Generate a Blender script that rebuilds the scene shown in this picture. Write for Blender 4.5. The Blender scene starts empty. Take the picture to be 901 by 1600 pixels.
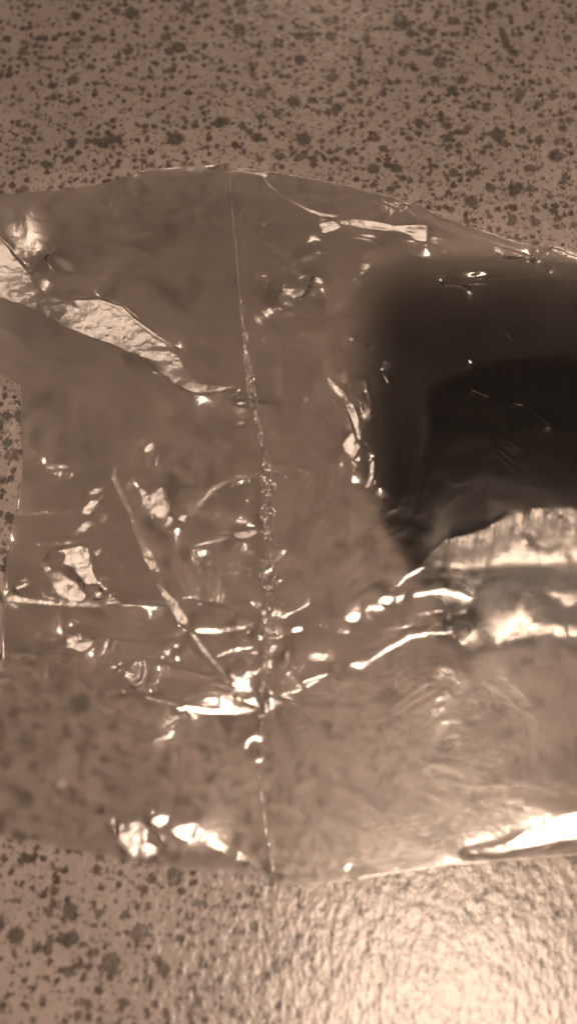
import bpy, math, random
import numpy as np
from mathutils import Vector

# ------------------------------------------------------------------ camera, world, lamp, exposure
scene = bpy.context.scene
col = scene.collection
PITCH = math.radians(18.0)
DIST = 0.196
FPX = 1305.0                    # focal length in pixels of the 901x1600 photograph
CAM = np.array([0.0, -DIST*math.sin(PITCH), DIST*math.cos(PITCH)])
cam_d = bpy.data.cameras.new('camera')
cam = bpy.data.objects.new('camera', cam_d); col.objects.link(cam)
cam.location = CAM.tolist()
cam.rotation_euler = (PITCH, 0, 0)
cam_d.sensor_fit = 'VERTICAL'; cam_d.sensor_height = 24.0
cam_d.lens = 24.0*FPX/1600.0
cam_d.clip_start = 0.005; cam_d.clip_end = 20
cam_d.dof.use_dof = True
cam_d.dof.focus_distance = 0.201
cam_d.dof.aperture_fstop = cam_d.lens/4.9
scene.camera = cam

AX_R = np.array([1.0, 0, 0])
AX_U = np.array([0, math.cos(PITCH), math.sin(PITCH)])
AX_F = np.array([0, math.sin(PITCH), -math.cos(PITCH)])

def ray(px, py):
    px = np.asarray(px, float); py = np.asarray(py, float)
    return AX_F + ((px-450.5)/FPX)[..., None]*AX_R + ((800-py)/FPX)[..., None]*AX_U

def to_plane(px, py, z):
    """where the photograph's sight line meets the height z"""
    d = ray(px, py)
    t = (np.asarray(z)-CAM[2])/d[..., 2]
    p = CAM + d*t[..., None]
    return p[..., 0], p[..., 1]

world = bpy.data.worlds.new('World'); scene.world = world; world.use_nodes = True
wn = world.node_tree.nodes; wl = world.node_tree.links
bg = wn['Background']
bg.inputs[0].default_value = (1.0, 0.70, 0.53, 1); bg.inputs[1].default_value = 0.038

def add_lamp(mx, my, dist, size, energy, color):
    """a round lamp placed where a flat table would mirror it at photograph pixel (mx, my)"""
    gx, gy = to_plane(np.array(mx), np.array(my), 0.0)
    g = ray(mx, my); g = g/np.linalg.norm(g)
    p = np.array([gx, gy, 0.0])+dist*np.array([g[0], g[1], -g[2]])
    d = bpy.data.lights.new('ceiling_or_added_lamp', 'AREA'); d.shape = 'DISK'; d.size = size
    d.energy = energy; d.color = color
    o = bpy.data.objects.new('ceiling_or_added_lamp', d); col.objects.link(o); o.location = p.tolist()
    o.rotation_euler = (Vector((0, 0, 0))-Vector(p.tolist())).to_track_quat('-Z', 'Y').to_euler()
    return p
LAMPS = [add_lamp(700.0, 1590.0, 0.40, 0.140, 1.85, (1.0, 0.735, 0.555)),
         add_lamp(-330.0, 560.0, 0.80, 0.14, 1.0, (1.0, 0.725, 0.54)),  # added lamp left of frame, unseen, so gentle film slopes glint
         add_lamp(1260.0, 130.0, 0.90, 0.15, 1.15, (1.0, 0.725, 0.54)),  # unseen lamp added at right, for creases that face that way
         add_lamp(500.0, -330.0, 0.90, 0.15, 0.85, (1.0, 0.725, 0.54))]  # lamp added past the top edge to put glints on upper folds

scene.view_settings.view_transform = 'Standard'
scene.view_settings.look = 'None'
scene.view_settings.gamma = 1.0
scene.view_settings.exposure = -0.1
scene.cycles.use_denoising = True
scene.cycles.max_bounces = 14
scene.cycles.transparent_max_bounces = 24
scene.cycles.transmission_bounces = 10
scene.cycles.sample_clamp_indirect = 40.0
scene.cycles.caustics_refractive = True
scene.cycles.caustics_reflective = False

# ------------------------------------------------------------------ materials
def new_mat(name):
    m = bpy.data.materials.new(name); m.use_nodes = True
    nt = m.node_tree; nt.nodes.clear()
    return m, nt

class N:
    def __init__(s, nt): s.nt = nt
    def n(s, t, **kw):
        o = s.nt.nodes.new(t)
        for k, v in kw.items(): setattr(o, k, v)
        return o
    def l(s, a, b): s.nt.links.new(a, b)
    def put(s, sock, v):
        if isinstance(v, (int, float)): sock.default_value = v
        elif isinstance(v, tuple): sock.default_value = v
        else: s.l(v, sock)
    def math(s, op, a, b=0.0, c=None, clamp=False):
        o = s.n('ShaderNodeMath', operation=op, use_clamp=clamp)
        s.put(o.inputs[0], a); s.put(o.inputs[1], b)
        if c is not None: s.put(o.inputs[2], c)
        return o.outputs[0]
    def vmath(s, op, a, b=None, scale=None):
        o = s.n('ShaderNodeVectorMath', operation=op)
        s.put(o.inputs[0], a)
        if b is not None: s.put(o.inputs[1], b)
        if scale is not None: s.put(o.inputs['Scale'], scale)
        return o.outputs['Value'] if op in ('LENGTH', 'DOT_PRODUCT') else o.outputs[0]
    def noise(s, vec, scale, detail=2.0, rough=0.5, dims='3D', out='Fac'):
        o = s.n('ShaderNodeTexNoise', noise_dimensions=dims)
        s.l(vec, o.inputs['Vector']); o.inputs['Scale'].default_value = scale
        o.inputs['Detail'].default_value = detail; o.inputs['Roughness'].default_value = rough
        return o.outputs[out]
    def ramp(s, v, a, b, lo=0.0, hi=1.0):
        o = s.n('ShaderNodeMapRange', interpolation_type='SMOOTHSTEP')
        s.put(o.inputs[0], v); s.put(o.inputs[1], a); s.put(o.inputs[2], b)
        s.put(o.inputs[3], lo); s.put(o.inputs[4], hi)
        return o.outputs[0]
    def mixc(s, f, a, b):
        o = s.n('ShaderNodeMix', data_type='RGBA')
        s.put(o.inputs[0], f); s.put(o.inputs[6], a); s.put(o.inputs[7], b)
        return o.outputs[2]
    def mixs(s, f, a, b):
        o = s.n('ShaderNodeMixShader')
        s.put(o.inputs[0], f); s.l(a, o.inputs[1]); s.l(b, o.inputs[2])
        return o.outputs[0]

def laminate_material():
    m, nt = new_mat('speckled_laminate'); k = N(nt)
    tc = k.n('ShaderNodeTexCoord')
    mm = k.vmath('SCALE', tc.outputs['Object'], scale=1000.0)         # millimetres
    d1 = k.noise(mm, 1.3, 5, 0.68, '2D', 'Color')
    d1 = k.vmath('SUBTRACT', d1, (0.5, 0.5, 0.5))
    warp = k.vmath('ADD', mm, k.vmath('SCALE', d1, scale=2.1))
    clus = k.noise(mm, 0.11, 2, 0.55, '2D')
    clus2 = k.noise(mm, 0.33, 1, 0.5, '2D')
    dens = k.math('ADD', k.ramp(clus, 0.36, 0.62, 0.0, 0.5), k.ramp(clus2, 0.35, 0.62, 0.0, 0.5))
    def layer(cell, off, pres, rmin, rmax, soft, usedens=0.35):
        v = k.n('ShaderNodeTexVoronoi', voronoi_dimensions='2D', feature='F1')
        k.l(k.vmath('ADD', warp, (off, off*1.7, 0.0)), v.inputs['Vector'])
        v.inputs['Scale'].default_value = 1.0/cell
        v.inputs['Randomness'].default_value = 1.0
        sep = k.n('ShaderNodeSeparateColor'); k.l(v.outputs['Color'], sep.inputs[0])
        on = k.math('LESS_THAN', sep.outputs[0], k.math('MULTIPLY_ADD', dens, usedens, pres))
        rad = k.math('MULTIPLY_ADD', k.math('POWER', sep.outputs[1], 1.8), (rmax-rmin)/cell, rmin/cell)
        e = k.math('SUBTRACT', rad, v.outputs['Distance'])
        a = k.ramp(e, -soft/cell, soft/cell)
        return k.math('MULTIPLY', a, on), sep.outputs[2]
    s1, c1 = layer(1.15, 3.0, 0.26, 0.22, 0.56, 0.05, 0.50)
    s2, c2 = layer(2.2, 31.0, 0.22, 0.48, 1.15, 0.06, 0.50)
    s3, c3 = layer(5.2, 77.0, 0.28, 0.8, 1.9, 0.16, 0.3)
    s4, c4 = layer(17.0, 15.0, 0.30, 1.4, 2.3, 0.25, 0.2)
    # single marks that stand out: (x, y, half-length, half-width, angle)
    big = None
    marks = [(628, 38, 17, 15, 0.5), (641, 52, 9, 11, 0.1), (788, 62, 30, 7, 1.35), (797, 95, 9, 6, 1.1), (347, 190, 14, 11, 0.4),
             (170, 220, 11, 10, 0.2), (184, 218, 10, 8, 0.2), (154, 222, 10, 9, 0.0), (205, 20, 14, 11, 0.0), (375, 48, 12, 11, 0.2), (118, 25, 11, 10, 0.9),
             (63, 60, 11, 6, 0.1), (83, 133, 9, 8, 0.1), (705, 140, 9, 10, 0.1), (720, 125, 9, 10, 0.4), (869, 243, 11, 12, 0.1), (805, 296, 14, 12, 0.1), (618, 263, 12, 9, 0.3),
             (699, 216, 10, 9, 0.3), (400, 215, 10, 9, 0.3), (73, 257, 11, 8, 0.3), (460, 160, 11, 13, 0.2), (883, 278, 8, 9, 0.3),
             (10, 650, 12, 9, 0.1), (12, 692, 9, 8, 0.2), (9, 750, 11, 6, 0.1)]
    jag = k.math('SUBTRACT', k.noise(mm, 1.1, 4, 0.65, '2D'), 0.5)
    for (px, py, a, b, ang) in marks:
        x, y = to_plane(px, py, 0.0); sc = 0.196/FPX*1000*(1.0 + 0.22*(800-py)/800)
        mp = k.n('ShaderNodeMapping', vector_type='TEXTURE')
        mp.inputs['Location'].default_value = (x*1000, y*1000, 0)
        mp.inputs['Rotation'].default_value = (0, 0, -ang)
        mp.inputs['Scale'].default_value = (a*sc, b*sc, 1000.0)
        k.l(mm, mp.inputs[0])
        r = k.math('ADD', k.vmath('LENGTH', mp.outputs[0]), k.math('MULTIPLY', jag, 1.9))
        e = k.ramp(r, 1.12, 0.72)
        big = e if big is None else k.math('MAXIMUM', big, e)
    grain = k.noise(mm, 2.6, 4, 0.7, '2D')
    tone = k.noise(mm, 0.05, 2, 0.5, '2D')
    base = k.mixc(k.ramp(tone, 0.3, 0.7), (0.305, 0.268, 0.248, 1), (0.345, 0.305, 0.28, 1))
    base = k.mixc(k.ramp(grain, 0.25, 0.75, 0.0, 0.10), base, (0.27, 0.24, 0.22, 1))
    brown = k.mixc(c1, (0.065, 0.046, 0.036, 1), (0.12, 0.09, 0.074, 1))
    brown2 = k.mixc(c2, (0.042, 0.03, 0.024, 1), (0.095, 0.07, 0.057, 1))
    dark = k.mixc(c3, (0.07, 0.062, 0.052, 1), (0.12, 0.10, 0.085, 1))
    worn = k.ramp(k.noise(mm, 1.8, 3, 0.7, '2D'), 0.25, 0.6, 0.62, 0.97)
    c = k.mixc(k.math('MULTIPLY', s1, k.math('MULTIPLY', worn, 0.86)), base, brown)
    c = k.mixc(k.math('MULTIPLY', s2, worn), c, brown2)
    c = k.mixc(k.math('MULTIPLY', s3, worn), c, dark)
    c = k.mixc(k.math('MULTIPLY', s4, worn), c, (0.07, 0.066, 0.057, 1))
    c = k.mixc(k.math('MULTIPLY', big, worn), c, (0.07, 0.063, 0.054, 1))
    # pebbled relief of the laminate, seen in the glare
    mp = k.n('ShaderNodeMapping'); mp.inputs['Rotation'].default_value = (0, 0, math.radians(20))
    mp.inputs['Scale'].default_value = (1.0, 0.62, 1.0); k.l(mm, mp.inputs[0])
    h1 = k.noise(mp.outputs[0], 0.55, 2.0, 0.5, '2D')
    h2 = k.noise(mp.outputs[0], 1.9, 1.5, 0.5, '2D')
    hh = k.math('MULTIPLY_ADD', h2, 0.10, h1)
    bp = k.n('ShaderNodeBump'); bp.inputs['Strength'].default_value = 1.0
    bp.inputs['Distance'].default_value = 0.00018; k.l(hh, bp.inputs['Height'])
    p = k.n('ShaderNodeBsdfPrincipled'); k.l(c, p.inputs['Base Color'])
    p.inputs['Roughness'].default_value = 0.30; p.inputs['IOR'].default_value = 1.65
    k.l(bp.outputs[0], p.inputs['Normal'])
    o = k.n('ShaderNodeOutputMaterial'); k.l(p.outputs[0], o.inputs[0])
    return m

def film_material(name, haze, soft, rough, rough2, refl=0.08, tint=(0.97, 0.95, 0.93), bump=0.00004, streak=70.0, rr=0.55, lobe2=0.35, ior=1.17, hcol=0.8):
    """clear polyethylene: sees through, blurs a little, mirrors a little, with a faint milky haze"""
    m, nt = new_mat(name); k = N(nt)
    tc = k.n('ShaderNodeTexCoord')
    mm = k.vmath('SCALE', tc.outputs['Object'], scale=1000.0)
    mp = k.n('ShaderNodeMapping'); mp.inputs['Scale'].default_value = (1.3, 0.16, 0.5); k.l(mm, mp.inputs[0])
    mp.inputs['Rotation'].default_value = (0, 0, 0.05)
    st = k.noise(mp.outputs[0], 1.6, 4, 0.6)
    wr = k.noise(mm, 0.5, 4, 0.6)
    hh = k.math('MULTIPLY_ADD', st, 0.35, wr)
    bp = k.n('ShaderNodeBump'); bp.inputs['Strength'].default_value = 1.0
    bp.inputs['Distance'].default_value = bump; k.l(hh, bp.inputs['Height'])
    nrm = bp.outputs[0]
    lw = k.n('ShaderNodeLayerWeight'); lw.inputs['Blend'].default_value = 0.5
    k.l(nrm, lw.inputs['Normal'])
    fac = k.math('POWER', lw.outputs['Facing'], 4.5)
    fr = k.math('MULTIPLY_ADD', fac, 0.85, refl, clamp=True)
    g1 = k.n('ShaderNodeBsdfGlossy'); g1.inputs['Roughness'].default_value = rough; k.l(nrm, g1.inputs['Normal'])
    g2 = k.n('ShaderNodeBsdfGlossy'); g2.inputs['Roughness'].default_value = rough2; k.l(nrm, g2.inputs['Normal'])
    g = k.mixs(lobe2, g1.outputs[0], g2.outputs[0])
    tr = k.n('ShaderNodeBsdfTransparent'); tr.inputs[0].default_value = (*tint, 1)
    rf = k.n('ShaderNodeBsdfRefraction'); rf.inputs['IOR'].default_value = ior
    rf.inputs['Roughness'].default_value = rr; rf.inputs[0].default_value = (*tint, 1)
    t = k.mixs(soft, tr.outputs[0], rf.outputs[0])
    df = k.n('ShaderNodeBsdfDiffuse'); df.inputs[0].default_value = (hcol, hcol*.95, hcol*.90, 1)
    tl = k.n('ShaderNodeBsdfTranslucent'); tl.inputs[0].default_value = (hcol, hcol*.95, hcol*.90, 1)
    dd = k.mixs(0.5, df.outputs[0], tl.outputs[0])
    hz = k.math('MULTIPLY', k.ramp(k.noise(mp.outputs[0], 0.35, 4, 0.6), 0.2, 0.8, 0.6, 1.4), haze)
    body = k.mixs(hz, t, dd)
    fin = k.mixs(fr, body, g)
    o = k.n('ShaderNodeOutputMaterial'); k.l(fin, o.inputs[0])
    return m

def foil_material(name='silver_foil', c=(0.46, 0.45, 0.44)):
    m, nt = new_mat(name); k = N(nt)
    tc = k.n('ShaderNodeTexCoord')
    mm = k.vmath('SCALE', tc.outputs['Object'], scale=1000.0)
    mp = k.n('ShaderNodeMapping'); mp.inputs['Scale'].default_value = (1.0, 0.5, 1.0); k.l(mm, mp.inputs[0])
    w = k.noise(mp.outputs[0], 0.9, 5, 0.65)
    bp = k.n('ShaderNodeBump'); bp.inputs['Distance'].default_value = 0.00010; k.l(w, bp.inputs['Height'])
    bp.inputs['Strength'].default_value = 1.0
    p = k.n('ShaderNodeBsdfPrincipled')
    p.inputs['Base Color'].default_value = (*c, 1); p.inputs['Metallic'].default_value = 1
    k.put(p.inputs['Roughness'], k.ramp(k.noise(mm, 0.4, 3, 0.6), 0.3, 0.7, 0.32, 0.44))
    k.l(bp.outputs[0], p.inputs['Normal'])
    o = k.n('ShaderNodeOutputMaterial'); k.l(p.outputs[0], o.inputs[0])
    return m

def black_material(name, c, rough):
    m, nt = new_mat(name); k = N(nt)
    tc = k.n('ShaderNodeTexCoord')
    mm = k.vmath('SCALE', tc.outputs['Object'], scale=1000.0)
    w = k.noise(mm, 2.2, 4, 0.6)
    bp = k.n('ShaderNodeBump'); bp.inputs['Distance'].default_value = 0.00003; k.l(w, bp.inputs['Height'])
    p = k.n('ShaderNodeBsdfPrincipled')
    k.l(k.mixc(k.noise(mm, 0.2, 3, 0.6), (c*0.7, c*0.62, c*0.58, 1), (c*1.3, c*1.2, c*1.15, 1)), p.inputs['Base Color'])
    p.inputs['Roughness'].default_value = rough; p.inputs['Specular IOR Level'].default_value = 0.15
    k.l(bp.outputs[0], p.inputs['Normal'])
    o = k.n('ShaderNodeOutputMaterial'); k.l(p.outputs[0], o.inputs[0])
    return m

M_LAM = laminate_material()
M_FILM = film_material('clear_film', 0.009, 0.78, 0.11, 0.27, tint=(1.0, .985, .97), bump=0.00007, refl=0.12, lobe2=0.42, rr=0.85, ior=1.22)
M_UNDER = film_material('clear_film_under', 0.20, 0.0, 0.12, 0.3, hcol=0.50, refl=0.035, tint=(.99, .98, .97))
M_FOLD = film_material('clear_film_fold', 0.15, 0.25, 0.12, 0.3)
M_FROST = film_material('frosted_film', 0.018, 1.0, 0.14, 0.35, refl=0.045, rr=0.9, ior=1.3)
M_EDGE_FADE = film_material('edge_fade_film', 0.004, 0.6, 0.2, 0.4, refl=0.02, tint=(.30, .26, .24), rr=0.8, ior=1.25)  # dark tint of the sheets added to fade the case edge
M_SEAL = film_material('crinkled_seal_film', 0.09, 0.0, 0.14, 0.40, refl=0.24, bump=0.00022)
M_FOIL = foil_material()
M_DARK_REFL = foil_material('foil_dark_reflection', (0.13, 0.125, 0.12))  # dark metal colour stands in for a dark reflection in the foil
M_BLACK = black_material('matt_black', 0.0035, 0.75)
M_BLACKG = black_material('black_plastic', 0.002, 0.3)

# ------------------------------------------------------------------ helpers
def mesh_obj(name, verts, faces, mat, parent=None, smooth=True):
    me = bpy.data.meshes.new(name)
    verts = np.asarray(verts, np.float32); faces = np.asarray(faces, np.int32)
    me.vertices.add(len(verts)); me.vertices.foreach_set('co', verts.ravel())
    n, s = faces.shape
    me.loops.add(n*s); me.loops.foreach_set('vertex_index', faces.ravel())
    me.polygons.add(n)
    me.polygons.foreach_set('loop_start', np.arange(0, n*s, s, dtype=np.int32))
    me.polygons.foreach_set('use_smooth', np.full(n, smooth))
    me.update(calc_edges=True); me.validate()
    me.materials.append(mat)
    o = bpy.data.objects.new(name, me); col.objects.link(o)
    if parent: o.parent = parent
    return o

def grid_faces(nu, nv):
    i = np.arange(nu-1)[:, None]*nv + np.arange(nv-1)[None, :]
    return np.stack([i, i+nv, i+nv+1, i+1], -1).reshape(-1, 4)

def thing(name, label, cat, loc=(0, 0, 0)):
    o = bpy.data.objects.new(name, None); col.objects.link(o); o.location = loc
    o.empty_display_size = 0.01
    o['label'] = label; o['category'] = cat
    return o

# smooth 2D value noise on arrays
def vnoise(x, y, seed):
    r = np.random.RandomState(seed).rand(256, 256).astype(np.float32)
    xi = np.floor(x).astype(int); yi = np.floor(y).astype(int)
    fx = x-xi; fy = y-yi
    fx = fx*fx*fx*(fx*(fx*6-15)+10); fy = fy*fy*fy*(fy*(fy*6-15)+10)
    a = r[xi % 256, yi % 256]; b = r[(xi+1) % 256, yi % 256]
    c = r[xi % 256, (yi+1) % 256]; d = r[(xi+1) % 256, (yi+1) % 256]
    return (a*(1-fx)+b*fx)*(1-fy)+(c*(1-fx)+d*fx)*fy
def fbm(x, y, seed, octs=4, gain=0.5):
    s = 0; a = 1; t = 0
    for o in range(octs):
        s = s + a*vnoise(x*2**o+o*17.3, y*2**o+o*5.1, seed+o); t += a; a *= gain
    return s/t - 0.5

# ------------------------------------------------------------------ bag outline (photograph pixels) and base height
TOP = np.array([(-60, 306), (0, 302), (70, 299), (150, 289), (210, 273), (270, 259), (330, 251), (352, 254), (358, 267), (366, 265), (410, 266), (470, 277),
                (540, 290), (600, 306), (660, 328), (730, 352), (800, 372), (870, 389), (901, 396), (960, 412)], float)
BOT = np.array([(-60, 1298), (0, 1308), (100, 1326), (200, 1345), (300, 1360), (380, 1366), (418, 1366), (440, 1384), (500, 1382), (580, 1370), (700, 1352), (800, 1344), (901, 1336), (960, 1332)], float)
def ytop(px): return np.interp(px, TOP[:, 0], TOP[:, 1])
def ybot(px): return np.interp(px, BOT[:, 0], BOT[:, 1])
LEFT = np.array([(200, -60), (560, -60), (588, 10), (600, 28), (640, 34), (740, 36), (790, 27), (850, 12), (900, 6), (960, 2), (1050, -3), (1110, -20), (1200, -60), (1400, -60)], float)

def world_outline(zz):
    tx, ty = to_plane(TOP[:, 0], TOP[:, 1], 0.002); bx, by = to_plane(BOT[:, 0], BOT[:, 1], 0.002)
    return tx, ty, bx, by
_tx, _ty, _bx, _by = world_outline(0)

def sstep(a, b, x):
    t = np.clip((x-a)/(b-a), 0, 1); return t*t*(3-2*t)

SEAM = np.array([(357, 262), (360, 300), (368, 380), (374, 450), (380, 520), (388, 575), (396, 640), (410, 690), (416, 740), (417, 800), (419, 850),
                 (422, 900), (421, 950), (418, 1000), (415, 1060), (413, 1108), (404, 1150), (404, 1200), (410, 1260), (420, 1320), (428, 1366)], float)

def base_height(x, y):
    yt = np.interp(x, _tx, _ty); yb = np.interp(x, _bx, _by)
    t = np.clip((y-yb)/(yt-yb), 0, 1)
    prof = 0.17+0.83*sstep(0.08, 0.80, t)*(1-0.55*sstep(0.955, 1.0, t))
    right = sstep(-0.015, 0.045, x)
    H = 0.0095 + 0.0045*right
    z = 0.0012 + H*prof
    sx = -0.0075+0.0*y
    z = z - 0.0012*np.exp(-((x-sx)/0.008)**2)*prof
    return z

def px_to_film(px, py, it=6):
    px = np.asarray(px, float); py = np.asarray(py, float)
    z = np.full(px.shape, 0.008)
    for _ in range(it):
        x, y = to_plane(px, py, z)
        z = base_height(x, y)
    return x, y, z

# ------------------------------------------------------------------ relief: the slopes at which the film catches the lamp, traced from the photograph
def catch_slope(x, y, z, lamp=0):
    P = np.stack([x, y, z], -1)
    v = CAM-P; v /= np.linalg.norm(v, axis=-1, keepdims=True)
    l = LAMPS[lamp]-P; l /= np.linalg.norm(l, axis=-1, keepdims=True)
    n = v+l
    return -n[..., 0]/n[..., 2], -n[..., 1]/n[..., 2]

class Field:
    def __init__(s, x0, x1, y0, y1, h):
        s.one = False; s.force = None; s.h = h; s.x0 = x0; s.y0 = y0
        s.nx = int((x1-x0)/h)+1; s.ny = int((y1-y0)/h)+1
        s.X, s.Y = np.meshgrid(x0+np.arange(s.nx)*h, y0+np.arange(s.ny)*h, indexing='ij')
        s.M = np.zeros((s.nx, s.ny)); s.A = np.zeros((s.nx, s.ny)); s.K = np.zeros((s.nx, s.ny)); s.G = np.zeros((s.nx, s.ny), int)
    def win(s, xs, ys, pad):
        i0 = max(0, int((min(xs)-pad-s.x0)/s.h)); i1 = min(s.nx, int((max(xs)+pad-s.x0)/s.h)+2)
        j0 = max(0, int((min(ys)-pad-s.y0)/s.h)); j1 = min(s.ny, int((max(ys)+pad-s.y0)/s.h)+2)
        return slice(i0, max(i1, i0)), slice(j0, max(j1, j0))
    def lay(s, sl, m, amp, brk=1.0):
        M = s.M[sl]; A = s.A[sl]; K = s.K[sl]; K[:] = np.where((m > .3), np.maximum(K, brk) if brk else K, K)
        if m.size == 0 or m.max() <= 0: return
        G = s.G[sl]; c = np.unravel_index(np.argmax(m), m.shape)
        wsum = m.sum(); cx = (s.X[sl]*m).sum()/wsum; cy = (s.Y[sl]*m).sum()/wsum
        # which lamp the crease mirrors: the one whose slope lies most nearly across it
        ddx = s.X[sl]-cx; ddy = s.Y[sl]-cy
        w2, v2 = np.linalg.eigh(np.array([[(m*ddx*ddx).sum(), (m*ddx*ddy).sum()], [(m*ddx*ddy).sum(), (m*ddy*ddy).sum()]])/wsum)
        sd = v2[:, 1]; elo = 1-math.sqrt(max(w2[0], 0)/max(w2[1], 1e-12)); ln = 3.4*math.sqrt(max(w2[1], 0))
        costs = []
        for q in range(len(LAMPS)):
            g = np.array(catch_slope(np.array(cx), np.array(cy), np.array(.008), q))
            costs.append((elo*abs(g@sd)*min(1.0, ln/0.006)*1.2+0.5*np.hypot(*g), q, abs(g@sd)*ln, np.hypot(*g)))
        if s.one: costs = costs[:1]
        _, best, rise, gm = min(costs)
        if s.force is not None: best = s.force; rise = 0.0
        if rise < 0.0026: K[:] = np.where(m > .3, 0, K)
        G[:] = np.where(m*amp > M*A, best, G)
        A[:] = np.where(m*amp > M*A, amp, A); M[:] = np.maximum(M, m)
    def stroke(s, pts, w, amp=1.0, soft=2.4):
        """pts in photo pixels, w width (number or list)"""
        pts = np.array(pts, float); x, y, z = px_to_film(pts[:, 0], pts[:, 1])
        w = np.full(len(pts), w, float) if np.isscalar(w) else np.array(w, float)
        kpx = 0.185/FPX
        r = np.maximum(w, 3.0)*0.5*kpx; so = soft*kpx
        sl = s.win(x, y, r.max()+so*3)
        X = s.X[sl]; Y = s.Y[sl]; best = np.zeros_like(X)
        if X.size == 0: return
        for i in range(len(x)-1):
            dx, dy = x[i+1]-x[i], y[i+1]-y[i]; L = dx*dx+dy*dy+1e-18
            t = np.clip(((X-x[i])*dx+(Y-y[i])*dy)/L, 0, 1)
            d = np.hypot(X-x[i]-t*dx, Y-y[i]-t*dy); rr = r[i]+(r[i+1]-r[i])*t
            best = np.maximum(best, 1-sstep(-so, so, d-rr))
        s.lay(sl, best, amp, 1.0 if w.max() > 14 else 0.0)
    def poly(s, pts, amp=1.0, soft=4.0, brk=None):
        pts = np.array(pts, float); x, y, z = px_to_film(pts[:, 0], pts[:, 1]); kpx = 0.185/FPX; so = soft*kpx
        sl = s.win(x, y, so*3); X = s.X[sl]; Y = s.Y[sl]
        if X.size == 0: return
        inside = np.zeros(X.shape, bool); dist = np.full(X.shape, 1e9); n = len(x)
        for i in range(n):
            j = (i+1) % n
            dx, dy = x[j]-x[i], y[j]-y[i]; L = dx*dx+dy*dy+1e-18
            t = np.clip(((X-x[i])*dx+(Y-y[i])*dy)/L, 0, 1)
            dist = np.minimum(dist, np.hypot(X-x[i]-t*dx, Y-y[i]-t*dy))
            c = ((y[i] > Y) != (y[j] > Y)) & (X < dx*(Y-y[i])/(dy if abs(dy) > 1e-12 else 1e-12)+x[i])
            inside ^= c
        big = min(np.ptp(x), np.ptp(y)) > 0.0045
        s.lay(sl, sstep(-so, so, np.where(inside, dist, -dist)), amp, (1.0 if big else 0.0) if brk is None else brk)
    def blob(s, cx, cy, rx, ry=None, amp=1.0, soft=3.5, ang=0.0):
        ry = ry or rx; a = np.linspace(0, 2*np.pi, 14, endpoint=False)
        q = [(cx+rx*math.cos(t)*math.cos(ang)-ry*math.sin(t)*math.sin(ang), cy+rx*math.cos(t)*math.sin(ang)+ry*math.sin(t)*math.cos(ang)) for t in a]
        s.poly(q, amp, soft)
    def solve(s, base, corr, gx_extra, gy_extra, wmul=25.0, jitter=0.10, anchor=None, period=0.0024, crinkle=0.13, only=None):
        Z0 = base(s.X, s.Y)
        gs = [catch_slope(s.X, s.Y, Z0, q) for q in range(len(LAMPS))]
        gx = np.choose(s.G, [g[0] for g in gs]); gy = np.choose(s.G, [g[1] for g in gs])
        bx, by = np.gradient(Z0, s.h)
        jx = fbm(s.X*420, s.Y*420, 5)*jitter*2; jy = fbm(s.X*420+9, s.Y*420, 11)*jitter*2
        A = np.where(s.A > 0, 1-(1-s.A)*0.5, 0)
        cx_ = fbm(s.X*1500, s.Y*1100, 25, 2)*crinkle; cy_ = fbm(s.X*1300+5, s.Y*1500, 27, 2)*crinkle
        jx = jx+cx_; jy = jy+cy_
        TX = s.M*(gx*A+jx-bx)+(1-s.M)*gx_extra
        TY = s.M*(gy*A+jy-by)+(1-s.M)*gy_extra
        # the slope cannot go on for ever: crinkles across it let the film drop back
        gl = np.hypot(gx, gy)+1e-6
        ph = (s.X*gx+s.Y*gy)/period+fbm(s.X*110, s.Y*110, 15, 3, .5)*2.2
        fr = ph-np.floor(ph)
        brk = s.M*s.K*(fr < 0.42+0.25*fbm(s.X*90, s.Y*90, 19))
        W0 = np.where(brk > 0.3, 0.012, 1+wmul*s.M)
        TX = np.where(brk > 0.3, 0, TX); TY = np.where(brk > 0.3, 0, TY)
        LAM = (s.h/corr)**2+(0 if anchor is None else anchor)+0*s.X
        def cg(W, tx, ty, lam, h, d, its):
            wx = 0.5*(W[1:]+W[:-1]); wy = 0.5*(W[:, 1:]+W[:, :-1])
            ex = 0.5*(tx[1:]+tx[:-1])*h; ey = 0.5*(ty[:, 1:]+ty[:, :-1])*h
            def div(px, py):
                o = np.zeros(W.shape); o[1:] += px; o[:-1] -= px; o[:, 1:] += py; o[:, :-1] -= py
                return o
            b = div(wx*ex, wy*ey)
            diag = div(0*wx, 0*wy); diag[1:] += wx; diag[:-1] += wx; diag[:, 1:] += wy; diag[:, :-1] += wy; diag += lam
            Af = lambda d: div(wx*(d[1:]-d[:-1]), wy*(d[:, 1:]-d[:, :-1]))+lam*d
            r = b-Af(d); zz = r/diag; p = zz.copy(); rz = (r*zz).sum()
            for _ in range(its):
                Ap = Af(p); al = rz/(p*Ap).sum(); d = d+al*p; r = r-al*Ap
                zz = r/diag; rn = (r*zz).sum(); p = zz+(rn/rz)*p; rz = rn
            return d
        d = None; mkk = (s.M > .6) & (brk < .3); TX0, TY0 = TX, TY
        def box(q, n=2):
            for _ in range(n):
                q = (q+np.roll(q, 1, 0)+np.roll(q, -1, 0)+np.roll(q, 1, 1)+np.roll(q, -1, 1))/5
            return q
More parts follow.
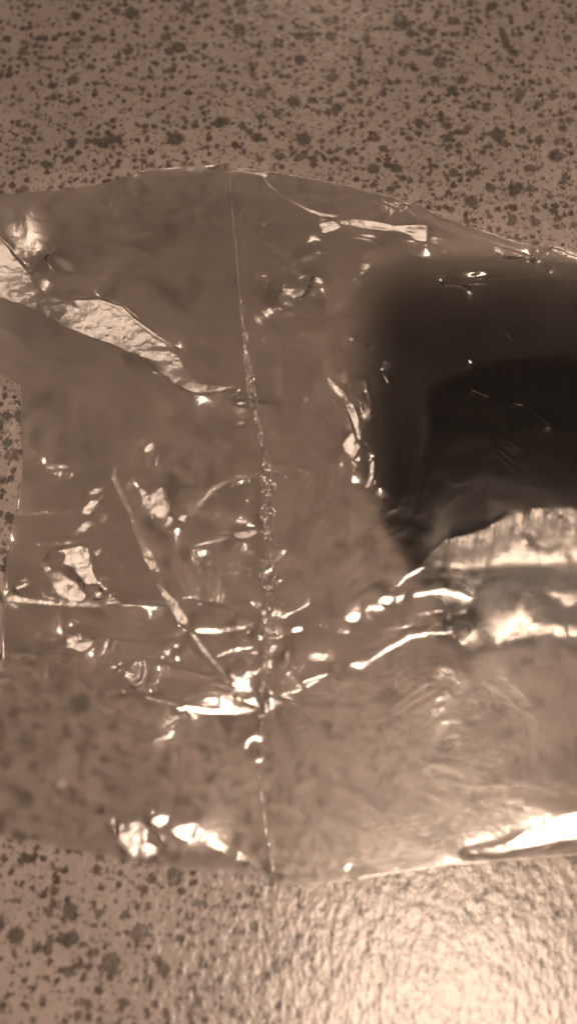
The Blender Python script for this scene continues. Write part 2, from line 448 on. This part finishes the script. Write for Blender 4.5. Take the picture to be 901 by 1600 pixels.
        for kf, its in ((4, 300), (2, 160), (1, 90), (1, 70), (1, 70), (1, 70)):
            if kf == 1 and d is not None and d.shape == TX.shape:      # push harder where the surroundings hold the slope back
                ax, ay = np.gradient(d, s.h); den = box(mkk*1.0, 6)+1e-3
                TX = TX+np.where(mkk, np.clip(box(np.where(mkk, TX0-ax, 0), 6)/den, -.4, .4), 0)
                TY = TY+np.where(mkk, np.clip(box(np.where(mkk, TY0-ay, 0), 6)/den, -.4, .4), 0)
            if kf > 1:
                n0, n1 = s.nx//kf*kf, s.ny//kf*kf
                dn = lambda q: q[:n0, :n1].reshape(n0//kf, kf, n1//kf, kf).mean((1, 3))
                Wc = dn(W0); txc = dn(W0*TX)/Wc; tyc = dn(W0*TY)/Wc; lc = dn(LAM)*kf*kf
            else:
                Wc, txc, tyc, lc = W0, TX, TY, LAM
            if d is None: d = np.zeros(Wc.shape)
            else:
                d = np.repeat(np.repeat(d, 2, 0), 2, 1)
                d = np.pad(d, ((0, max(0, Wc.shape[0]-d.shape[0])), (0, max(0, Wc.shape[1]-d.shape[1]))), 'edge')[:Wc.shape[0], :Wc.shape[1]]
            d = cg(Wc, txc, tyc, lc, s.h*kf, d, its)
        s.Z = Z0+d
        ax, ay = np.gradient(s.Z, s.h); mk = (s.M > .8) & (brk < .3)
        print('relief', float(s.Z.min()), float(s.Z.max()), 'slope error', float(np.median(np.hypot(ax-gx*A, ay-gy*A)[mk])))
        return s
    def sample(s, x, y):
        fx = np.clip((x-s.x0)/s.h, 1, s.nx-3); fy = np.clip((y-s.y0)/s.h, 1, s.ny-3)
        i = fx.astype(int); j = fy.astype(int); u = fx-i; v = fy-j
        def wts(t):   # smooth quadratic-like cubic B-spline weights
            return ((1-t)**3/6, (3*t**3-6*t**2+4)/6, (-3*t**3+3*t**2+3*t+1)/6, t**3/6)
        wu = wts(u); wv = wts(v); o = 0
        for a in range(4):
            for b in range(4):
                o = o+wu[a]*wv[b]*s.Z[i+a-1, j+b-1]
        return o

# ---- highlights of the upper film
F = Field(-0.092, 0.092, -0.092, 0.112, 0.00026)
S, P, B = F.stroke, F.poly, F.blob
# long crumpled fold, upper left
F.force = 3
P([(-40, 350), (0, 375), (30, 402), (58, 452), (100, 468), (150, 458), (180, 472), (205, 490), (235, 515), (265, 535), (277, 552), (292, 580), (310, 598), (340, 603), (368, 603),
   (352, 613), (315, 621), (283, 612), (255, 590), (236, 565), (205, 556), (160, 535), (118, 520), (80, 500), (40, 485), (-40, 462)], 0.93, 4)
S([(-30, 350), (5, 382), (22, 400)], [16, 14, 5], 1.0)
S([(20, 400), (38, 420), (50, 445), (70, 462)], [5, 8, 9, 4], 1.0)
S([(35, 470), (75, 497), (110, 517), (140, 527), (182, 538), (225, 553)], [4, 6, 7, 9, 13, 5], 1.0)
B(186, 532, 13, 10, 1.0); B(132, 482, 16, 9, 0.95, 5); B(180, 487, 12, 9, 0.95, 4); B(18, 462, 25, 12, 0.85, 6)
S([(100, 468), (150, 458), (185, 468), (205, 488), (240, 515), (268, 535), (278, 552)], [3, 5, 8, 8, 7, 6, 3], 1.0)
S([(272, 550), (285, 572), (302, 598)], [9, 10, 5], 1.0)
S([(234, 560), (250, 585), (275, 605), (305, 618), (345, 614), (366, 604)], [5, 4, 5, 6, 6, 4], 0.96)
B(100, 412, 20, 12, 0.62, 8, 0.4)
F.force = None
# beads beside the seam
B(378, 630, 8, 4.5); B(377, 660, 9, 5.5, 0.95); B(369, 615, 5, 2.5, .9, 1.5); B(412, 431, 5, 2.5, 1, 1.5, -0.5)
S([(393, 742), (379, 758), (384, 772), (394, 781)], 3.2, 1.0); S([(395, 752), (402, 768), (406, 783)], 3.0, 1.0)
S([(300, 800), (330, 766), (365, 748), (390, 742)], [4, 8, 7, 4], 0.6, 4)
P([(348, 825), (372, 830), (400, 822), (400, 836), (380, 847), (365, 840)], 0.9, 3); S([(300, 855), (330, 848), (362, 838)], [5, 7, 4], 0.62, 4)
S([(405, 632), (440, 627), (470, 622)], 3, 0.6); S([(430, 722), (455, 722), (478, 735)], [6, 7, 5], 0.5, 4)
# small crumple above the triangle
B(233, 698, 9, 6); S([(231, 712), (232, 728)], 5, .7, 3); S([(246, 712), (244, 728)], 5, .6, 3)
S([(218, 762), (224, 775)], 6, .9, 3); S([(240, 772), (252, 760), (254, 775)], 5, .9, 3); B(240, 782, 22, 14, 0.75, 7); B(254, 795, 14, 17, 0.85, 6, -0.3); B(262, 820, 12, 10, 0.55, 6)
# triangle ridge
S([(74, 726), (120, 728), (158, 736), (176, 742)], [10, 9, 7, 6], 0.75, 4)
S([(176, 742), (200, 795), (222, 848), (233, 872), (241, 888), (241, 900), (250, 918), (266, 938), (285, 968)], [10, 10, 12, 18, 14, 8, 8, 14, 18], 1.0, 1.2)
S([(285, 968), (295, 983), (318, 1015), (345, 1048), (360, 1064)], [14, 11, 10, 8, 6], 0.95)
S([(252, 886), (270, 925), (285, 955)], [5, 8, 7], 0.75, 4)
S([(170, 748), (150, 790), (138, 840)], [3, 4, 3], 0.5)
# left bright lobes
P([(60, 876), (75, 862), (100, 855), (128, 850), (142, 870), (150, 900), (165, 928), (154, 936), (138, 914), (118, 888), (92, 878), (85, 885)], 1.0, 3)
P([(64, 880), (80, 884), (100, 900), (120, 912), (136, 936), (130, 946), (104, 932), (90, 925), (80, 905)], 0.95, 3)
P([(122, 800), (140, 782), (150, 778), (148, 804), (138, 806)], 0.9, 4); B(149, 767, 10, 4, 0.85, 3); B(130, 825, 20, 10, 0.6, 7, -0.5)
S([(20, 800), (60, 800), (120, 797)], [6, 9, 8], 0.55, 5); S([(22, 845), (60, 848), (100, 848), (140, 842)], [5, 8, 8, 5], 0.65, 4); S([(28, 918), (42, 912)], 6, .85, 2)
F.force = None
S([(14, 932), (40, 938), (70, 942), (110, 946), (150, 948), (190, 944)], [13, 9, 8, 8, 10, 5], 1.0)
S([(190, 944), (240, 943), (300, 941), (350, 946), (385, 960), (402, 974), (403, 990)], [6, 7, 6, 6, 5, 4, 3], 0.72, 2.5)
# folds under the horizontal line
S([(120, 975), (148, 990), (180, 998), (232, 1004)], [4, 5, 4, 5], 0.85)
S([(232, 1003), (262, 994), (300, 986), (345, 985), (380, 980), (400, 972)], [5, 7, 8, 7, 6, 4], 0.95)
F.force = 1
P([(98, 990), (108, 992), (122, 1004), (145, 1000), (146, 1012), (132, 1021), (112, 1012)], 0.85, 3)
S([(166, 1000), (165, 1015), (158, 1024)], [8, 8, 5], 0.9); S([(178, 1002), (174, 1030), (180, 1044), (188, 1036), (200, 1056), (216, 1072), (226, 1068), (230, 1050), (227, 1024), (235, 1010)], [6, 5, 5, 6, 6, 7, 6, 5, 4, 4], 0.97)
P([(185, 1004), (222, 1006), (226, 1030), (206, 1030), (192, 1020)], 0.5, 4)
F.force = None
S([(230, 1022), (256, 1015)], 2.5, .8); S([(232, 1030), (270, 1040), (330, 1056)], 3, .7); S([(250, 1071), (262, 1078)], [9, 5], .7)
# lower fold line running to the seam knot
S([(-20, 1030), (40, 1043), (100, 1055), (150, 1066), (200, 1080)], [6, 7, 7, 6, 7], 0.55, 3)
S([(200, 1082), (250, 1096), (280, 1102)], [5, 7, 6], 0.95); S([(285, 1106), (330, 1112), (370, 1111), (402, 1108)], [7, 9, 7, 3], 1.0)
S([(0, 1063), (90, 1062)], 6, .45, 4); S([(290, 1094), (330, 1082), (370, 1084), (395, 1098)], 3, .6); S([(330, 1070), (380, 1082), (404, 1104)], 3, .7); S([(250, 1060), (330, 1072), (385, 1090)], 3, .5)
P([(358, 1050), (370, 1058), (390, 1062), (388, 1074), (398, 1084), (384, 1079), (362, 1070)], 0.95, 2.5)
S([(340, 1026), (362, 1016), (392, 1012)], [3, 6, 4], .75, 2)
P([(240, 1158), (262, 1146), (275, 1148), (262, 1158)], 0.75, 3); S([(265, 1140), (290, 1118)], [5, 4], .6, 3)
# lower-left flap
P([(172, 1278), (215, 1292), (262, 1306), (248, 1322), (232, 1342), (205, 1330), (182, 1306)], 0.35, 7); B(234, 1328, 12, 8, 0.8, 6, 0.5)
P([(236, 1284), (246, 1272), (256, 1276), (268, 1288), (250, 1290)], 0.9, 3); P([(262, 1296), (282, 1290), (304, 1288), (308, 1298), (290, 1310)], 1.0, 3)
S([(308, 1298), (330, 1316), (355, 1330), (372, 1341)], [8, 9, 7, 5], 0.85); S([(372, 1338), (390, 1345), (412, 1364)], [7, 5, 3], 1.0)
S([(100, 1238), (160, 1262), (205, 1280)], [12, 10, 5], 0.45, 5)
F.force = None
S([(384, 1170), (388, 1158), (398, 1152), (408, 1158)], [3, 5, 7, 3], .95); B(404, 1189, 5, 3, .9, 1.5)
# upper right: hem and crumples under it
S([(408, 268), (420, 290), (442, 308), (470, 322), (486, 332)], [3, 3.5, 4, 6, 9], 0.8); B(412, 272, 6, 3, 1, 1.5)
S([(484, 328), (500, 336), (524, 338)], [7, 10, 7], 0.98)
S([(596, 313), (620, 326), (634, 330)], [4, 5, 4], 1); S([(634, 332), (660, 346), (700, 362), (740, 373), (790, 387), (830, 393)], [6, 5, 6, 6, 8, 4], 1.0)
S([(862, 395), (901, 405), (950, 415)], [5, 7, 7], .9)
F.force = 3
P([(530, 344), (556, 340), (580, 342), (612, 350), (664, 350), (664, 386), (650, 382), (632, 366), (600, 362), (560, 357), (534, 354)], 1.0, 3)
P([(498, 352), (520, 345), (530, 354), (520, 366), (502, 372)], 0.9, 3); S([(548, 373), (562, 376), (582, 380)], [4, 6, 5], .8); S([(505, 395), (530, 402)], 5, .5, 3); S([(566, 392), (578, 392)], 3, .7)
P([(440, 452), (458, 450), (470, 446), (478, 450), (470, 460), (452, 472), (444, 464)], 0.85, 3); B(497, 445, 6, 7, .9); S([(500, 454), (514, 438)], 2.5, .9)
B(450, 478, 12, 12, .5, 7); S([(522, 438), (545, 436), (550, 428)], [6, 4, 3], .7, 3); S([(572, 416), (568, 434), (560, 440)], [8, 6, 4], .9, 3)
F.force = None
S([(590, 455), (640, 448), (690, 450), (720, 452)], [3, 4, 4, 3], .55); S([(700, 442), (750, 432), (800, 436), (850, 430)], [3, 6, 4, 3], .6, 3)
S([(580, 410), (640, 402), (740, 420), (820, 404)], 3, .5, 3)
# right of the seam: hanging fold
S([(512, 588), (518, 612), (530, 633)], [6, 4, 3], 0.97); S([(515, 592), (528, 608), (545, 628), (554, 652), (559, 690)], [9, 16, 15, 14, 12], 0.97, 3)
P([(530, 698), (545, 678), (562, 676), (562, 706), (552, 722), (540, 712)], 0.95, 4); B(535, 700, 5, 4, .95); S([(512, 545), (508, 570), (514, 590)], [8, 12, 10], .5, 6)
B(552, 730, 5, 7, 1); S([(581, 724), (580, 744), (574, 760)], [7, 8, 9], 1.0); S([(590, 745), (592, 760)], 5, .6, 3); B(540, 640, 16, 40, .45, 8)
S([(558, 530), (575, 540)], [6, 4], .6, 3); S([(564, 545), (590, 555), (600, 562)], [3, 3.5, 2], .7); S([(597, 582), (606, 598)], [3, 4], 1.0, 1.2); S([(575, 595), (582, 625)], 2.5, .6)
B(733, 567, 3.5, 3.5, 1, 1.2); S([(735, 555), (720, 560)], 4, .5, 3); S([(735, 611), (762, 621)], 2.5, .8, 1.2); S([(802, 632), (815, 634)], 2.5, .8, 1.2); S([(830, 645), (855, 665)], 3, .7); S([(655, 483), (660, 495)], 3, .6); S([(790, 520), (798, 530)], 2.5, .6)
# between seam and foil
S([(448, 960), (466, 952), (482, 943)], 2.6, 1.0, 1.2); P([(455, 982), (466, 978), (472, 986), (462, 988)], 0.95, 1.5)
S([(448, 1018), (449, 1035), (444, 1050)], [6, 6, 3], .92); B(554, 966, 6, 6, 1); B(552, 955, 8, 10, .55, 5); S([(530, 985), (542, 988)], 4, .8)
B(602, 938, 10, 7, .92, 3); P([(618, 932), (632, 928), (626, 940)], 1, 2); S([(622, 915), (634, 902), (660, 888)], [3, 5, 4], .85); B(586, 950, 14, 8, .6, 5)
S([(650, 930), (690, 924), (718, 930), (735, 936)], [8, 9, 7, 3], 0.85, 3); B(692, 925, 5, 5, 1)
S([(562, 1042), (582, 1030), (606, 1014), (640, 996), (670, 990), (704, 988)], [3, 4, 4.5, 5, 4, 3], 0.95); P([(545, 1038), (560, 1034), (572, 1040), (562, 1046)], .9, 2.5); B(642, 994, 7, 3, 1)
S([(474, 1066), (490, 1060), (510, 1054)], 2.6, .95, 1.2); S([(478, 1072), (496, 1064)], 2.5, .8, 1.2); S([(440, 1086), (470, 1078)], 4, .7); P([(482, 1018), (512, 1022), (520, 1032), (486, 1034)], .5, 3)
S([(690, 1046), (704, 1050)], 5, .6, 3); S([(695, 1082), (690, 1112)], 4, .6); P([(674, 1098), (690, 1086), (684, 1112)], .5, 3); S([(600, 985), (640, 978)], 3, .6)
# puckers and tiny glints along the seal
rng = random.Random(4)
for _ in range(34):
    y0 = rng.choice([rng.uniform(560, 1110), rng.uniform(730, 1110)]); x0 = float(np.interp(y0, SEAM[:, 1], SEAM[:, 0])); sgn = rng.choice((-1, 1))
    a0 = rng.gauss(0, .5); L_ = rng.uniform(5, 20); x1 = x0+sgn*rng.uniform(2, 14)
    S([(x1, y0), (x1+sgn*L_*math.cos(a0), y0+L_*math.sin(a0))], [2.4, 1.5], rng.uniform(.3, .95), 1.0)
for _ in range(60):
    y0 = rng.choice([rng.uniform(430, 1110), rng.uniform(730, 1110)]); x0 = float(np.interp(y0, SEAM[:, 1], SEAM[:, 0]))+rng.gauss(0, 5)
    a0 = rng.gauss(1.5, .7); L_ = rng.uniform(3, 9)
    S([(x0, y0), (x0+L_*math.cos(a0), y0+L_*math.sin(a0))], [2.0, 1.5], rng.uniform(.3, .95), 0.8)
# bright roll on the lower right hem
P([(728, 1334), (770, 1328), (800, 1318), (826, 1302), (850, 1286), (880, 1274), (960, 1256), (960, 1304), (880, 1312), (820, 1326), (780, 1334)], 1.0, 3, brk=0.0)
B(543, 1355, 3.5, 5, 1, 1.5); S([(560, 1372), (640, 1360), (700, 1350), (760, 1345)], 2.2, .8, 1.2)
# upper-left hem
S([(220, 273), (260, 263), (300, 255), (336, 252)], 2.4, .8, 1.2); 

gX = F.X; gY = F.Y
e1 = fbm(gX*130, gY*90, 21, 4, .55); e2 = fbm(gX*150+4, gY*100, 31, 4, .55)
yt = np.interp(gX, _tx, _ty); yb = np.interp(gX, _bx, _by)
edge = np.minimum(yt-gY, gY-yb)
anchor = 0.6*np.exp(-np.clip(edge, 0, 1)/0.0016)
# lower right: keep the loose film sloping off so that it does not mirror the lamp
low = sstep(-0.02, -0.06, gY)
calm = 1-0.90*sstep(-0.022, -0.034, gY)*sstep(-0.01, 0.01, gX)
e3 = fbm(gX*620, gY*420, 57, 3, .6); e4 = fbm(gX*560, gY*600, 63, 3, .6)
F.solve(base_height, 0.008, (e1*0.17+e3*0.05)*calm, (e2*0.17+e4*0.05)*calm, anchor=anchor, wmul=150, jitter=0.08)

def film_sheet(name, nu, nv, mat, parent, zfun, inset=0.0, u0=-60, u1=960):
    u = np.linspace(u0, u1, nu); t = np.linspace(0, 1, nv)
    U, T = np.meshgrid(u, t, indexing='ij')
    yt = ytop(U)+inset; yb = ybot(U)-inset
    V = yt+(yb-yt)*T
    xl = np.interp(V, LEFT[:, 0], LEFT[:, 1])
    U2 = U+(xl+60)*np.exp(-((U+60)/130)**2)*1.0
    x, y, z = px_to_film(U2, V)
    zf = zfun(x, y, T)
    verts = np.stack([x, y, zf], -1).reshape(-1, 3)
    return mesh_obj(name, verts, grid_faces(nu, nv), mat, parent)

# ------------------------------------------------------------------ setting
xs = np.linspace(-0.6, 0.6, 13); X, Y = np.meshgrid(xs, xs, indexing='ij')
ct = mesh_obj('countertop', np.stack([X, Y, 0*X], -1).reshape(-1, 3), grid_faces(13, 13), M_LAM)
ct['kind'] = 'structure'
ct['label'] = 'beige laminate countertop with dark brown speckles under the bag'

# ------------------------------------------------------------------ plastic bag
bag = thing('plastic_bag', 'clear crumpled plastic bag with a crinkled heat seal lying on the speckled countertop', 'plastic bag')
tf = film_sheet('top_film', 720, 820, M_FILM, bag, lambda x, y, T: np.maximum(F.sample(x, y), 0.0009))
uf = film_sheet('bottom_film', 120, 140, M_UNDER, bag, lambda x, y, T: 0.0004+0.0004*np.abs(fbm(x*120, y*120, 3)), inset=1.0)

# inner folded layer at the left, ending in the lower fold line
def poly_sheet(name, top, bot, nu, nv, mat, parent, dz, seed, rough=0.25):
    """a layer of film that follows the upper film dz below it between two outlines given in photo pixels"""
    top = np.array(top, float); bot = np.array(bot, float)
    u = np.linspace(top[0, 0], top[-1, 0], nu); t = np.linspace(0, 1, nv)
    U, T = np.meshgrid(u, t, indexing='ij')
    a = np.interp(U, top[:, 0], top[:, 1]); b = np.interp(U, bot[:, 0], bot[:, 1])
    V = a+(b-a)*T
    x, y, z = px_to_film(U, V)
    zf = z*(1-dz)+0.0012*fbm(x*150, y*150, seed)*2*rough
    return mesh_obj(name, np.stack([x, y, np.maximum(zf, .0009)], -1).reshape(-1, 3), grid_faces(nu, nv), mat, parent)
poly_sheet('inner_fold', [(2, 960), (12, 850), (36, 742), (80, 725), (176, 741), (240, 885), (330, 1030), (412, 1100)],
           [(2, 1050), (12, 1052), (36, 1050), (80, 1058), (176, 1076), (240, 1094), (330, 1112), (412, 1108)], 130, 90, M_FOLD, bag, 0.3, 77)
poly_sheet('inner_fold', [(545, 470), (575, 410), (640, 396), (740, 392), (860, 400), (960, 410)],
           [(545, 690), (575, 770), (598, 790), (618, 700), (640, 628), (690, 588), (740, 571), (800, 556), (880, 548), (960, 540)], 160, 80, M_FROST, bag, 0.10, 78)

# heat seal: a crinkled ribbon along the pinch
def seam_ribbon():
    n, m_ = 900, 22
    py = np.linspace(262, 1368, n)
    cx = np.interp(py, SEAM[:, 1], SEAM[:, 0])
    k3 = np.ones(41)/41; cx = np.convolve(np.pad(cx, 20, 'edge'), k3, 'valid')
    w = np.interp(py, [262, 440, 540, 590, 640, 735, 800, 900, 960, 1000, 1060, 1110, 1150, 1368], [2, 2.5, 5, 17, 10, 14, 20, 24, 34, 26, 20, 7, 2.4, 1.4])
    w = w*(0.85+1.6*fbm(py/26, py*0, 8))
    Vv, K = np.meshgrid(py, np.linspace(-0.5, 0.5, m_), indexing='ij')
    U = cx[:, None]+K*w[:, None]+4*fbm(Vv/14, K*2, 41)*1.2
    x, y, z = px_to_film(U, Vv)
    zs = F.sample(x, y)
    amp = np.interp(py, [262, 500, 590, 640, 740, 820, 960, 1100, 1200, 1368], [.12, .4, .8, .5, .9, .9, 1.3, .9, .15, .15])[:, None]
    fine = fbm(x*800, y*520, 51, 3, .55); ridg = np.abs(fbm(x*500, y*380, 61, 3, .6))
    zz = zs+0.00035+amp*(0.0030*fine+0.0026*(0.12-ridg))
    return mesh_obj('heat_seal', np.stack([x, y, zz], -1).reshape(-1, 3), grid_faces(n, m_), M_SEAL, bag)
seam_ribbon()

# folded hem: a thin rolled edge of film
def hem(name, pts, r, mat, parent, lift=0.0004):
    pts = np.array(pts, float)
    s = np.r_[0, np.cumsum(np.hypot(*np.diff(pts, axis=0).T))]; q = np.linspace(0, s[-1], max(12, int(s[-1]/4)))
    px = np.interp(q, s, pts[:, 0]); py = np.interp(q, s, pts[:, 1])
    k5 = np.ones(7)/7; px[3:-3] = np.convolve(px, k5, 'valid'); py[3:-3] = np.convolve(py, k5, 'valid')
    x, y, z = px_to_film(px, py); z = F.sample(x, y)+lift
    c = np.stack([x, y, z], -1); t = np.gradient(c, axis=0); t /= np.linalg.norm(t, axis=1, keepdims=True)
    up = np.array([0, 0, 1.0]); sdir = np.cross(t, up); sdir /= np.linalg.norm(sdir, axis=1, keepdims=True); u2 = np.cross(sdir, t)
    m_ = 8; a = np.linspace(0, 2*np.pi, m_, endpoint=False)
    rr = r*(1+0.5*fbm(q/20, q*0, 4))
    rr[0] *= .2; rr[-1] *= .2
    V = c[:, None]+(sdir[:, None]*np.cos(a)[None, :, None]*1.6+u2[:, None]*np.sin(a)[None, :, None]*0.7)*rr[:, None, None]
    n = len(q); i = np.arange(n-1)[:, None]*m_; j = np.arange(m_)[None, :]; jn = (j+1) % m_
    f = np.stack([i+j, i+jn, i+m_+jn, i+m_+j], -1).reshape(-1, 4)
    return mesh_obj(name, V.reshape(-1, 3), f, mat, parent)
hem('hem', [(366, 266), (410, 267), (470, 278), (540, 291), (600, 307), (660, 329), (730, 353), (800, 373), (870, 390), (950, 410)], 0.00022, M_SEAL, bag)
hem('hem', [(440, 1382), (500, 1380), (580, 1368), (700, 1350), (800, 1342), (901, 1334), (955, 1331)], 0.00014, M_FILM, bag)
hem('hem', [(30, 600), (35, 640), (36, 742), (27, 790), (12, 850), (8, 950), (3, 1045)], 0.00014, M_SEAL, bag)

# ------------------------------------------------------------------ silver foil wrapper inside the bag
foil = thing('foil_wrapper', 'crumpled silver foil wrapper inside the bag below the black case', 'foil wrapper')
def foil_base(x, y):
    return 0.0030+0.0*x
FF = Field(0.018, 0.092, -0.036, 0.010, 0.00022)
FF.one = True; S2, P2, B2 = FF.stroke, FF.poly, FF.blob
def build_foil():
    P2([(640, 900), (690, 852), (738, 840), (800, 806), (845, 800), (812, 852), (795, 880), (735, 878), (700, 876), (668, 884)], 0.62, 5)
    P2([(842, 803), (960, 790), (960, 870), (850, 876), (802, 880), (824, 842)], 0.88, 3)
    S2([(700, 870), (735, 862), (768, 870)], [8, 12, 6], .95); S2([(765, 870), (800, 860), (812, 866)], [5, 8, 6], .9); S2([(800, 855), (822, 826), (850, 806)], [10, 12, 10], 1.0)
    S2([(845, 872), (870, 850), (901, 845), (950, 840)], [6, 14, 16, 16], 1.0, 3); S2([(768, 830), (775, 860)], 9, .8, 3); S2([(738, 846), (742, 862)], 9, .75, 3); S2([(672, 876), (690, 864)], 5, .8)
    P2([(838, 972), (880, 976), (890, 992), (836, 990), (806, 996), (820, 980)], 1.0, 3); S2([(815, 946), (812, 965), (806, 985)], [4, 5, 5], 1.0); S2([(866, 926), (890, 930), (930, 925)], [5, 5, 6], .8)
    S2([(716, 956), (728, 954)], 4, .7); S2([(712, 978), (736, 976)], [8, 9], .6, 4); S2([(716, 988), (726, 1002)], 6, .8, 2); S2([(700, 925), (732, 938)], [8, 5], .9)
    S2([(896, 988), (930, 984)], 8, 1); S2([(780, 1000), (810, 992)], 4, .9); S2([(888, 944), (905, 934)], 4, .8); S2([(740, 900), (745, 915)], 4, .4, 3)
    e1 = fbm(FF.X*260, FF.Y*160, 91, 4, .55); e2 = fbm(FF.X*260, FF.Y*160, 95, 4, .55)
    # the flat middle strip leans away from the lamp
    FF.solve(foil_base, 0.006, e1*0.22, e2*0.30-0.10, wmul=25, jitter=.16, crinkle=.75)
    top = np.array([(648, 898), (664, 878), (690, 850), (738, 838), (770, 822), (800, 804), (845, 799), (960, 795)], float)
    bot = np.array([(648, 906), (664, 912), (690, 926), (702, 975), (716, 1006), (740, 1008), (800, 1006), (960, 1008)], float)
    nu, nv = 420, 240
    U, T = np.meshgrid(np.linspace(648, 960, nu), np.linspace(0, 1, nv), indexing='ij')
    a = np.interp(U, top[:, 0], top[:, 1]); b = np.interp(U, bot[:, 0], bot[:, 1]); V = a+(b-a)*T
    V = V+8*fbm(U/22, T*0+2, 14)*np.where(T > .5, 1, -1)*np.abs(T-.5)*2
    z0 = np.full(U.shape, 0.0045)
    x, y = to_plane(U, V, z0)
    z = FF.sample(x, y)
    flute = fbm(U/9, T*0+5, 44, 3, .6)+.6*fbm(U/26, T*0+5, 48)
    z = z+(0.0030+0.0022*flute)*sstep(0.34, 0.0, T)      # climbs in flutes up against the black case
    return mesh_obj('foil_sheet', np.stack([x, y, np.clip(z, 0.0012, 0.0098)], -1).reshape(-1, 3), grid_faces(nu, nv), M_FOIL, foil)
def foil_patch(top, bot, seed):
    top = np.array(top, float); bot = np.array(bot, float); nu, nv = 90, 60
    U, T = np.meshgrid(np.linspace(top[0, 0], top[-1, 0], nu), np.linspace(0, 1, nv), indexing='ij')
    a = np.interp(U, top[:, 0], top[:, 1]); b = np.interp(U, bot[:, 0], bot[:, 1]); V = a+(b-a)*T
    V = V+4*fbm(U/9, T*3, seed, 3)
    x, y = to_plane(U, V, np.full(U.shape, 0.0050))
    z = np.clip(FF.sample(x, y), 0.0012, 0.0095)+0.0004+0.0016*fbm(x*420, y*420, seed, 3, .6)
    return mesh_obj('dark_reflection_patch', np.stack([x, y, z], -1).reshape(-1, 3), grid_faces(nu, nv), M_DARK_REFL, foil)  # darker foil colour laid where the sheet mirrors something dark
# strokes for the foil are placed at the foil's own height
_film_fn = px_to_film
def px_to_film(px, py, it=6):
    px = np.asarray(px, float); x, y = to_plane(px, np.asarray(py, float), np.full(px.shape, 0.0045)); return x, y, np.full(px.shape, 0.0045)
fo = build_foil()
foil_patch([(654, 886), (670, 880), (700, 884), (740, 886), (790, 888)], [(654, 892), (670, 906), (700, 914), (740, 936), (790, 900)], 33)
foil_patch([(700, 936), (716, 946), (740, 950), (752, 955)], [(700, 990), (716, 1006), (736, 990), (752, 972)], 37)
px_to_film = _film_fn

# ------------------------------------------------------------------ black case inside the bag
case = thing('black_case', 'matt black rounded case with a round cap showing dark through the bag', 'case')
def black_shell():
    nu, nv = 160, 140
    top = np.array([(600, 690), (608, 640), (630, 606), (680, 583), (740, 568), (860, 552), (1200, 545)], float)
    bot = np.array([(600, 700), (612, 760), (636, 810), (662, 850), (700, 858), (745, 850), (800, 815), (840, 806), (1200, 806)], float)
    U, T = np.meshgrid(np.r_[np.linspace(600, 700, 80), np.linspace(703, 1200, 80)], np.linspace(0, 1, nv), indexing='ij')
    a = np.interp(U, top[:, 0], top[:, 1]); b = np.interp(U, bot[:, 0], bot[:, 1]); V = a+(b-a)*T
    z0 = 0.004
    x, y = to_plane(U, V, np.full(U.shape, z0))
    e = np.sin(np.pi*np.clip(T, 0, 1))**0.55
    l = sstep(0, 1, (U-600)/120)**0.7
    z = 0.0007+0.0072*e*l
    z = z+0.0003*fbm(x*90, y*90, 71)
    v1 = np.stack([x, y, z], -1).reshape(-1, 3)
    v2 = np.stack([x, y, np.full_like(z, 0.0007)], -1).reshape(-1, 3)
    f = grid_faces(nu, nv)
    return mesh_obj('shell', np.r_[v1, v2], np.r_[f, f[:, ::-1]+len(v1)], M_BLACK, case)
black_shell()
def case_layer(name, top, bot, z, mat):
    top = np.array(top, float); bot = np.array(bot, float)
    U, T = np.meshgrid(np.linspace(top[0, 0], top[-1, 0], 90), np.linspace(0, 1, 60), indexing='ij')
    a = np.interp(U, top[:, 0], top[:, 1]); b = np.interp(U, bot[:, 0], bot[:, 1]); V = a+(b-a)*T
    x, y = to_plane(U, V, np.full(U.shape, z*.5))
    zz = 0.0009+z*np.sin(np.pi*np.clip(T, 0, 1))**.5*sstep(0, 1, (U-top[0, 0])/110)+0.0003*fbm(x*100, y*100, 7)
    return mesh_obj(name, np.stack([x, y, zz], -1).reshape(-1, 3), grid_faces(90, 60), mat, case)
case_layer('edge_fade', [(572, 600), (580, 480), (600, 420), (650, 402), (760, 396), (1180, 400)], [(572, 640), (580, 720), (600, 820), (640, 872), (700, 872), (760, 840), (1180, 815)], 0.0088, M_EDGE_FADE)  # two added dark sheets: the soft shade fading out round the case
case_layer('edge_fade', [(590, 600), (600, 500), (620, 450), (660, 430), (760, 424), (1180, 430)], [(590, 640), (600, 720), (620, 800), (650, 862), (700, 868), (760, 838), (1180, 812)], 0.0084, M_EDGE_FADE)
def lathe(name, cx, cy, cz, prof, mat, parent, n=48, sy=1.0):
    a = np.linspace(0, 2*np.pi, n, endpoint=False); V = []
    for r, z in prof: V.append(np.stack([cx+r*np.cos(a), cy+r*sy*np.sin(a), np.full(n, cz+z)], -1))
    m_ = len(prof); V = np.array(V).reshape(-1, 3)
    i = np.arange(m_-1)[:, None]*n; j = np.arange(n)[None, :]; jn = (j+1) % n
    return mesh_obj(name, V, np.stack([i+j, i+jn, i+n+jn, i+n+j], -1).reshape(-1, 4), mat, parent)
x, y = to_plane(712.0, 718.0, 0.0078)
lathe('cap', x, y, 0.0078, [(0.0072, -0.0016), (0.0070, 0.0006), (0.0064, 0.0009), (0.0054, 0.0009), (0.0050, 0.0004), (0.0048, -0.0002), (0.0001, -0.0002)], M_BLACKG, case)
x, y = to_plane(800.0, 655.0, 0.0078)
lathe('knob', x, y, 0.0076, [(0.0078, -0.001), (0.0072, 0.0006), (0.0058, 0.0012), (0.0030, 0.0014), (0.0001, 0.0014)], M_BLACKG, case, sy=1.35)
